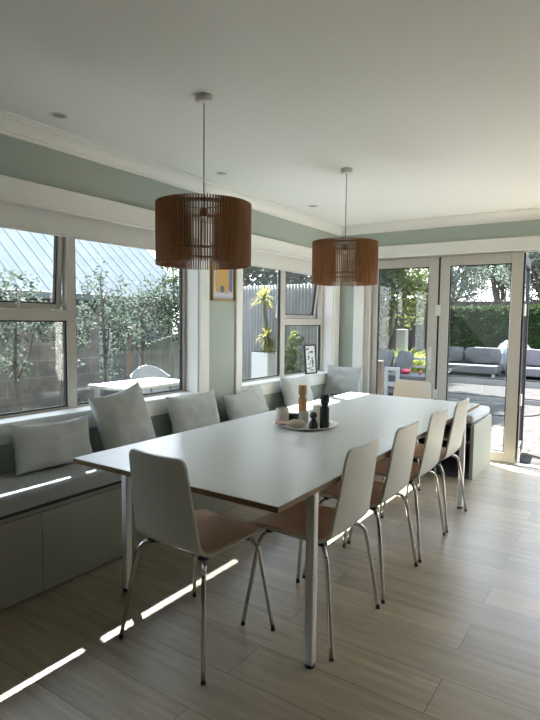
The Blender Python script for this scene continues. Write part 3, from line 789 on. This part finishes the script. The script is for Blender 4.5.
for (r, z0_, z1_) in ((.30, .40, .92),):
    for k in range(n):
        a0 = PI*(.08+.84*k/n); a1 = PI*(.08+.84*(k+1)/n)
        h0 = z1_-.17*abs(math.cos(a0))**2; h1 = z1_-.17*abs(math.cos(a1))**2
        v = [cb.verts.new((rr*math.cos(a), rr*math.sin(a), z)) for a, hh in ((a0, h0), (a1, h1)) for rr in (r, r+.025) for z in (z0_, hh)]
        for q in ((0,1,5,4),(2,6,7,3),(1,3,7,5),(0,4,6,2)): cb.faces.new([v[i] for i in q])
bmesh.ops.remove_doubles(cb, verts=cb.verts, dist=.0005)
obj('backrest', cb, M['outwhite'], t, 40)
obj('seat', lathe(B(), [(0, .39), (.28, .39), (.30, .405), (.30, .43), (0, .435)], 28), M['outwhite'], t, 40)
for a in (45, 135, 225, 315):
    a = math.radians(a); obj('leg', tube(B(), [(.2*math.cos(a), .2*math.sin(a), .39), (.27*math.cos(a), .27*math.sin(a), 0)], .014, 8), M['outwhite'], t)

# far window: corrugated fence, planter with yucca, trees
bm = B(); sec = []; x = -6.3
while x < -3.35: sec.append((x, 7.05+    .016*math.sin((x+6.3)*2*PI/.058))); x += .00725
A = [bm.verts.new((a, b, -.26)) for a, b in sec]; C = [bm.verts.new((a, b, 1.93)) for a, b in sec]
A2 = [bm.verts.new((a, b+.006, -.26)) for a, b in sec]; C2 = [bm.verts.new((a, b+.006, 1.93)) for a, b in sec]
for k in range(len(sec)-1):
    bm.faces.new((A[k], A[k+1], C[k+1], C[k])); bm.faces.new((A2[k], C2[k], C2[k+1], A2[k+1])); bm.faces.new((C[k], C[k+1], C2[k+1], C2[k]))
o = obj('corrugated_fence', bm, M['corr'], None, 80); tag(o, 'grey corrugated metal fence outside the far side window', 'fence')
t = thing('planter', 'tall white square planter outside the far side window', 'planter', (-4.56, 6.66, -.26))
pb = B(); box(pb, -.145, .145, -.145, .145, 0, 1.17, .01)
obj('box', pb, M['pot'], t); obj('soil', bx(-.13, .13, -.13, .13, 1.171, 1.18), M['bark'], t)
t = thing('yucca', 'yellow-green yucca with two spiky heads growing from the white planter', 'plant', (-4.56, 6.66, .925))
obj('stem', tube(B(), spline([(.02, 0, 0), (.03, 0, .35), (.0, .0, .52), (-.03, 0, .78)]), [.03]*5+[.026]*14, 8), M['bark'], t, 60)
def spikes(c, n, L, seed):
    rnd = random.Random(seed); bm = B()
    for k in range(n):
        el = rnd.uniform(-.6, 1.3); az = rnd.uniform(0, 2*PI)
        d = Vector((math.cos(az)*math.cos(el), math.sin(az)*math.cos(el), math.sin(el))); s = d.cross(Vector((0, 0, 1))).normalized()*.011
        l = L*rnd.uniform(.7, 1.1); p0 = Vector(c); p1 = p0+d*l*.55; p2 = p0+d*l+Vector((0, 0, -.06*l/L))
        a, b_, c_, e = bm.verts.new(p0-s*.5), bm.verts.new(p0+s*.5), bm.verts.new(p1+s), bm.verts.new(p1-s); f_ = bm.verts.new(p2)
        bm.faces.new((a, b_, c_, e)); bm.faces.new((e, c_, f_))
    return bm
for c, L, sd in (((0.04, 0, .20), .24, 3), ((-.03, 0, .77), .28, 4), ((.10, -.03, .06), .16, 5)): obj('leaf_head', spikes(c, 90, L, sd), M['yuc'], t)
tree('shrub', 'yellow-green shrub against the corrugated fence, left of the small black frame', (-4.05, 6.62, G0), [([(0, 0, 0), (0, .03, .7), (0, 0, 1.2)], .025)],
     [((0, 0, 1.05), (.13, .15, .25)), ((.05, 0, 1.35), (.12, .12, .2)), ((-.03, 0, .8), (.12, .15, .2))], M['leafB'], .08, 420, 41)
for x, y, h, sd, lab in ((-7.2, 9.6, 2.75, 51, 'dense grey-green tree showing above the corrugated fence, left of the far mullion'), (-5.3, 10.3, 2.85, 52, 'dense grey-green tree above the corrugated fence, beside the far pendant')):
    rnd = random.Random(sd)
    tree('tree', lab, (x, y, G0), [([(0, 0, 0), (.05, .03, .9), (0, 0, 1.7)], .1)], cloud((0, 0, h), (.9, .6, .55), 15, .55, rnd), M['leafA'], .12, 7000, sd)

# back garden, seen through the doors
bm = B(); box(bm, -5.2, 16, 15.2, 15.25, -.2, 1.95); o = obj('rear_fence', bm, M['fence']); tag(o, 'dark timber fence behind the clipped hedge', 'fence')
bm = B(); rnd = random.Random(8)
box(bm, -3.9, 6.0, 13.66, 14.2, .2, 1.72)
for _ in range(9500):
    x = rnd.uniform(-3.95, 4.0)
    if rnd.random() < .8: p = Vector((x, 13.62-rnd.uniform(-.02, .08), rnd.uniform(.2, 1.78)))
    else: p = Vector((x, rnd.uniform(13.57, 14.2), 1.72+rnd.uniform(-.02, .09)))
    a = Vector((rnd.uniform(-1, 1), rnd.uniform(-1, .4), rnd.uniform(-1, .5))).normalized(); b = Matrix.Rotation(rnd.uniform(0, 6.28), 3, a) @ a.orthogonal().normalized(); s = rnd.uniform(.05, .1)
    bm.faces.new([bm.verts.new(q) for q in (p, p+a*s*.5+b*s*.3, p+a*s, p+a*s*.5-b*s*.3)])
o = obj('clipped_hedge', bm, M['hedge']); tag(o, 'clipped dark green hedge along the back of the terrace', 'hedge')
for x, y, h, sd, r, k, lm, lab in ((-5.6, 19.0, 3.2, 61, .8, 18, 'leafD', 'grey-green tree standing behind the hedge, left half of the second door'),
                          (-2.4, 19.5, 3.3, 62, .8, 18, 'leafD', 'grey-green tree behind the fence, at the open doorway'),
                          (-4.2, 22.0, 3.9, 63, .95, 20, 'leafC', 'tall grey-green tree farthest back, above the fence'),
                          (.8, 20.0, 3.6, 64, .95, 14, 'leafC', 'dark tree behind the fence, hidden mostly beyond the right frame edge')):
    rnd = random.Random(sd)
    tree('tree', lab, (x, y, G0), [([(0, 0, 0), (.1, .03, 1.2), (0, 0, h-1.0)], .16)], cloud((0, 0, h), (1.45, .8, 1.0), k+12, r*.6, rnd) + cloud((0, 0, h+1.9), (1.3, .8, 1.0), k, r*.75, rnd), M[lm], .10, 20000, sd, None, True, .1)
rt0 = tree('tree', 'added unseen dark tree beyond the right frame edge', (4.6, 20.5, G0), [([(0, 0, 0), (.1, .03, 1.2), (0, 0, 2.4)], .16)], cloud((0, 0, 4.0), (1.6, 1, 1.9), 20, 1.05, random.Random(5)), M['leafC'], .25, 6500, 65, 'added trees beyond the right frame edge', True, .1)  # added out of view to block bright sky mirrored in the near window
for x, y, rz in ((9.2, 20.2, 1.1), (13.8, 20.0, 2.3), (18.2, 19.6, 4.0)): dup(rt0, (x, y, G0), rz, 'added unseen dark tree beyond the right frame edge')
rnd = random.Random(71)
tree('tree', 'sunlit yellow-green tree filling the first glass door', (-4.55, 10.6, G0), [([(0, 0, 0), (.08, .0, .8), (-.1, .05, 1.5), (.05, 0, 2.1)], .10), ([(.05, 0, .7), (.35, .05, 1.3), (.45, .1, 2.0)], .06), ([(0, 0, .5), (-.3, .0, 1.1), (-.45, 0, 1.7)], .05)],
     cloud((.1, 0, 2.2), (.85, .5, .75), 20, .42, rnd) + [((.35, 0, 2.75), (.42,)*3), ((0, .1, 2.9), (.42,)*3), ((.65, .1, 2.6), (.42,)*3), ((.3, .3, 2.3), (.4,)*3)] + cloud((-.35, 0, 1.55), (.25, .3, .3), 4, .28, rnd), M['leafB'], .085, 13500, 71, None, True, .06)
o = obj('white_plinth', bx(-4.36, -4.15, 11.5, 11.7, -.26, 1.22, .01), M['outwhite']); tag(o, 'tall white plinth behind the sunlit tree in the first glass door', 'plinth')
o = obj('board_screen', bx(-5.6, -3.9, 13.3, 13.36, -.26, 1.95), M['fence']); tag(o, 'brown board screen beyond the sunlit tree', 'fence')
def tuft(name, loc, n, L, seed, lab):
    rnd = random.Random(seed); bm = B()
    for _ in range(n):
        az = rnd.uniform(0, 2*PI); el = rnd.uniform(.5, 1.45); l = L*rnd.uniform(.6, 1.1)
        d = Vector((math.cos(az)*math.cos(el), math.sin(az)*math.cos(el), math.sin(el))); h = Vector((math.cos(az), math.sin(az), 0)); s = Vector((-math.sin(az), math.cos(az), 0))*.012
        p0 = Vector((rnd.uniform(-.12, .12), rnd.uniform(-.12, .12), 0)); p1 = p0+d*l*.6; p2 = p1+d*l*.25+h*l*.22-Vector((0, 0, l*.05))
        a, b_, c_, e, f_ = [bm.verts.new(q) for q in (p0-s, p0+s, p1+s, p1-s, p2)]
        bm.faces.new((a, b_, c_, e)); bm.faces.new((e, c_, f_))
    o = obj(name, bm, M['blade'], None, None, loc); tag(o, lab, 'grass', 'ornamental grasses on the terrace'); return o
for k, (x, y, L, lab) in enumerate(((-4.0, 11.2, .95, 'lime ornamental grass clump left of the door stile, behind the white bench'), (-3.92, 11.80, .85, 'lime ornamental grass clump right behind the white bench rails'), (-4.75, 11.9, .8, 'lime ornamental grass clump at the foot of the sunlit tree'))):
    tuft('ornamental_grass', (x, y, .07 if y < 12.1 else .22) if x > -4.2 else (x, y, -.26), 420, L, 80+k, lab)
# timber post just outside the doors
o = obj('timber_post', bx(-2.64, -2.545, 6.26, 6.34, -.035, .90, .006), M['timber']); tag(o, 'short tan timber post just outside the first glass door', 'post')

# outdoor sofas
def soft(w, d, h, seed, r=.08):
    bm = B(); box(bm, -w/2, w/2, -d/2, d/2, 0, h)
    bmesh.ops.subdivide_edges(bm, edges=bm.edges[:], cuts=5, use_grid_fill=True)
    for v in bm.verts:
        u = Vector((v.co.x/(w/2), v.co.y/(d/2), (v.co.z-h/2)/(h/2)))
        k = 1-.10*(abs(u.x)**4*abs(u.z)**2+abs(u.y)**4*abs(u.z)**2+abs(u.x)**4*abs(u.y)**2)
        c = Vector((0, 0, h/2)); v.co = c+(v.co-c)*k
        f = noise.noise(v.co*4+Vector((seed, 0, 0)))*.02
        v.co += Vector((f, f, f*.8 if v.co.z > .02 else 0))
    return bm
def outdoor_sofa(loc, rz, L, label, cush_m, ncush, grp):
    t = thing('outdoor_sofa', label, 'sofa', loc, rz, 'outdoor sofas on the terrace')
    obj('seat_base', bx(-L/2, L/2, -.38, .38, .06, .24, .03), cush_m, t)
    obj('back_frame', bx(-L/2, L/2, .32, .38, .241, .50, .01), M['outwhite'], t)
    for sx in (-1, 1):
        for sy in (-1, 1): obj('leg', bx(sx*(L/2-.06)-.03, sx*(L/2-.06)+.03, sy*.33-.03, sy*.33+.03, 0, .059), M['outwhite'], t)
    mw = Matrix.Translation(loc) @ Matrix.Rotation(rz, 4, 'Z')
    for k in range(ncush):
        w = L/ncush-.01; x = -L/2+(k+.5)*L/ncush
        o = obj('outdoor_cushion', soft(w, .26, .37, k*3+L, .1), cush_m, None, 60); o.matrix_world = mw @ Matrix.Translation((x, .165, .243)) @ Matrix.Rotation(-.12, 4, 'X')
        tag(o, grp[k], 'cushion', 'outdoor sofa cushions')
outdoor_sofa((-3.20, 12.62, .216), 0, 1.6, 'low white outdoor sofa on the terrace seen through the second glass door', M['outcush'], 2, ['slate outdoor cushion on the terrace sofa, at the left in the second glass door', 'slate outdoor cushion on the terrace sofa, beside the pale covered mound'])
outdoor_sofa((-1.25, 12.62, .216), 0, 1.7, 'low white outdoor sofa on the terrace seen through the open doorway', M['outcushl'], 2, ['lilac-grey outdoor cushion on the terrace sofa, in the open doorway', 'lilac-grey outdoor cushion at the right frame edge in the open doorway'])
bm = B(); bmesh.ops.create_uvsphere(bm, u_segments=24, v_segments=14, radius=1)
for v in bm.verts:
    v.co = Vector((v.co.x*.40, v.co.y*.28, .36+v.co.z*.46 if v.co.z > 0 else .36+v.co.z*.36)); v.co += v.co.normalized()*noise.noise(v.co*4)*.05
o = obj('bean_bag', bm, M['beanbag'], None, 70, (-2.22, 13.22, .217)); tag(o, 'pale blue covered mound rising between the terrace sofa cushions', 'bean bag')
# nearer lounge seen through the first door
LG = (-3.63, 9.45, -.26); LR = math.radians(8)
t = thing('outdoor_lounge', 'white framed outdoor lounge with slate seat seen through the first glass door', 'sofa', LG, LR)
obj('seat_base', bx(-.42, .86, -.30, .40, .56, .70, .02), M['outcush'], t)
fb = B(); box(fb, -.06, .20, -.37, -.31, .78, .84, .005); box(fb, .14, .20, -.37, -.31, 0, .78); box(fb, -.06, 0, -.37, -.31, 0, .78); box(fb, 0, .14, -.37, -.31, .52, .58)
obj('arm_frame', fb, M['outwhite'], t)
fb = B(); box(fb, -.42, .92, .42, .46, .93, .98); box(fb, -.42, .92, .42, .46, .79, .83); box(fb, -.42, -.36, .42, .46, 0, .93); box(fb, .86, .92, .42, .46, 0, .93); box(fb, -.42, .92, .36, .41, .47, .55)
obj('back_frame', fb, M['outwhite'], t)
mw = Matrix.Translation(LG) @ Matrix.Rotation(LR, 4, 'Z')
for k, (x, w, ry, lab) in enumerate(((-.22, .34, 0, 'slate cushion at the left of the near outdoor lounge, behind the timber post'), (.10, .30, .22, 'slate cushion tipped beside the pink toys on the outdoor lounge'))):
    o = obj('outdoor_cushion', soft(w, .2, .40, 7+k), M['outcush'], None, 60); o.matrix_world = mw @ Matrix.Translation((x, .22, .715)) @ Matrix.Rotation(-.25, 4, 'X') @ Matrix.Rotation(ry, 4, 'Y'); tag(o, lab, 'cushion', 'outdoor sofa cushions')
for k, (x, y, s_, lab) in enumerate(((.25, -.05, .062, 'bright pink soft toy on the outdoor lounge seat'), (.50, .0, .032, 'small dark red ball on the outdoor lounge seat'))):
    bm = B(); bmesh.ops.create_icosphere(bm, subdivisions=3, radius=1)
    for v in bm.verts:
        q = v.co.copy()
        if k == 0: v.co = Vector((q.x*s_*1.5, q.y*s_, q.z*s_*.8))*(1+.45*noise.noise(q*2.1+Vector((3, 1, 2))))+Vector((0, 0, s_*.8))
        else: v.co = q*s_+Vector((0, 0, s_))
    o = obj('soft_toy' if k == 0 else 'toy_ball', bm, M['red'], None, 80); o.matrix_world = mw @ Matrix.Translation((x, y, .704)); tag(o, lab, 'toy')

# ------------------------------------------------------------------ light
w = bpy.data.worlds.new('sky'); S.world = w; w.use_nodes = True
N = w.node_tree.nodes; L = w.node_tree.links
bg = N['Background']; tc = N.new('ShaderNodeTexCoord'); sp = N.new('ShaderNodeSeparateXYZ'); cr = N.new('ShaderNodeValToRGB')
L.new(tc.outputs['Generated'], sp.inputs[0]); L.new(sp.outputs['Z'], cr.inputs[0]); L.new(cr.outputs[0], bg.inputs[0])
cr.color_ramp.elements[0].position = 0; cr.color_ramp.elements[0].color = (.97, .98, 1.0, 1)
cr.color_ramp.elements[1].position = .8; cr.color_ramp.elements[1].color = (.60, .74, .95, 1)
bg.inputs[1].default_value = 2.3
sun = bpy.data.lights.new('sun', 'SUN'); sun.energy = 24; sun.angle = math.radians(.6); sun.color = (1, .98, .95)
so = bpy.data.objects.new('sun', sun); COL.objects.link(so)
so.rotation_euler = Vector((1, -.64, -1.19)).to_track_quat('-Z', 'Y').to_euler()
def portal(x, y, z, sx, sy, rot):
    a = bpy.data.lights.new('portal', 'AREA'); a.shape = 'RECTANGLE'; a.size = sx; a.size_y = sy; a.cycles.is_portal = True
    o = bpy.data.objects.new('portal', a); COL.objects.link(o); o.location = (x, y, z); o.rotation_euler = rot

# ------------------------------------------------------------------ camera
yaw, pitch, roll, f = .590600211, .072878799, .011347638, 541.0187
fw = Vector((-math.sin(yaw)*math.cos(pitch), math.cos(yaw)*math.cos(pitch), -math.sin(pitch)))
rt = fw.cross(Vector((0, 0, 1))).normalized(); up = rt.cross(fw)
r2 = rt*math.cos(roll)+up*math.sin(roll); u2 = -rt*math.sin(roll)+up*math.cos(roll)
cd = bpy.data.cameras.new('camera'); cam = bpy.data.objects.new('camera', cd); COL.objects.link(cam)
m3 = Matrix((r2, u2, -fw)).transposed()
cam.matrix_world = Matrix.Translation((0, 0, 1.38)) @ m3.to_4x4()
cd.sensor_fit = 'AUTO'; cd.sensor_width = 36; cd.lens = f/720*36; cd.clip_start = .05; cd.clip_end = 200
S.camera = cam
S.view_settings.view_transform = 'Standard'; S.view_settings.look = 'None'; S.view_settings.gamma = 1; S.view_settings.use_curve_mapping = False
S.view_settings.exposure = 1.93
S.cycles.use_denoising = True
S.cycles.max_bounces = 10; S.cycles.diffuse_bounces = 6; S.cycles.transparent_max_bounces = 16
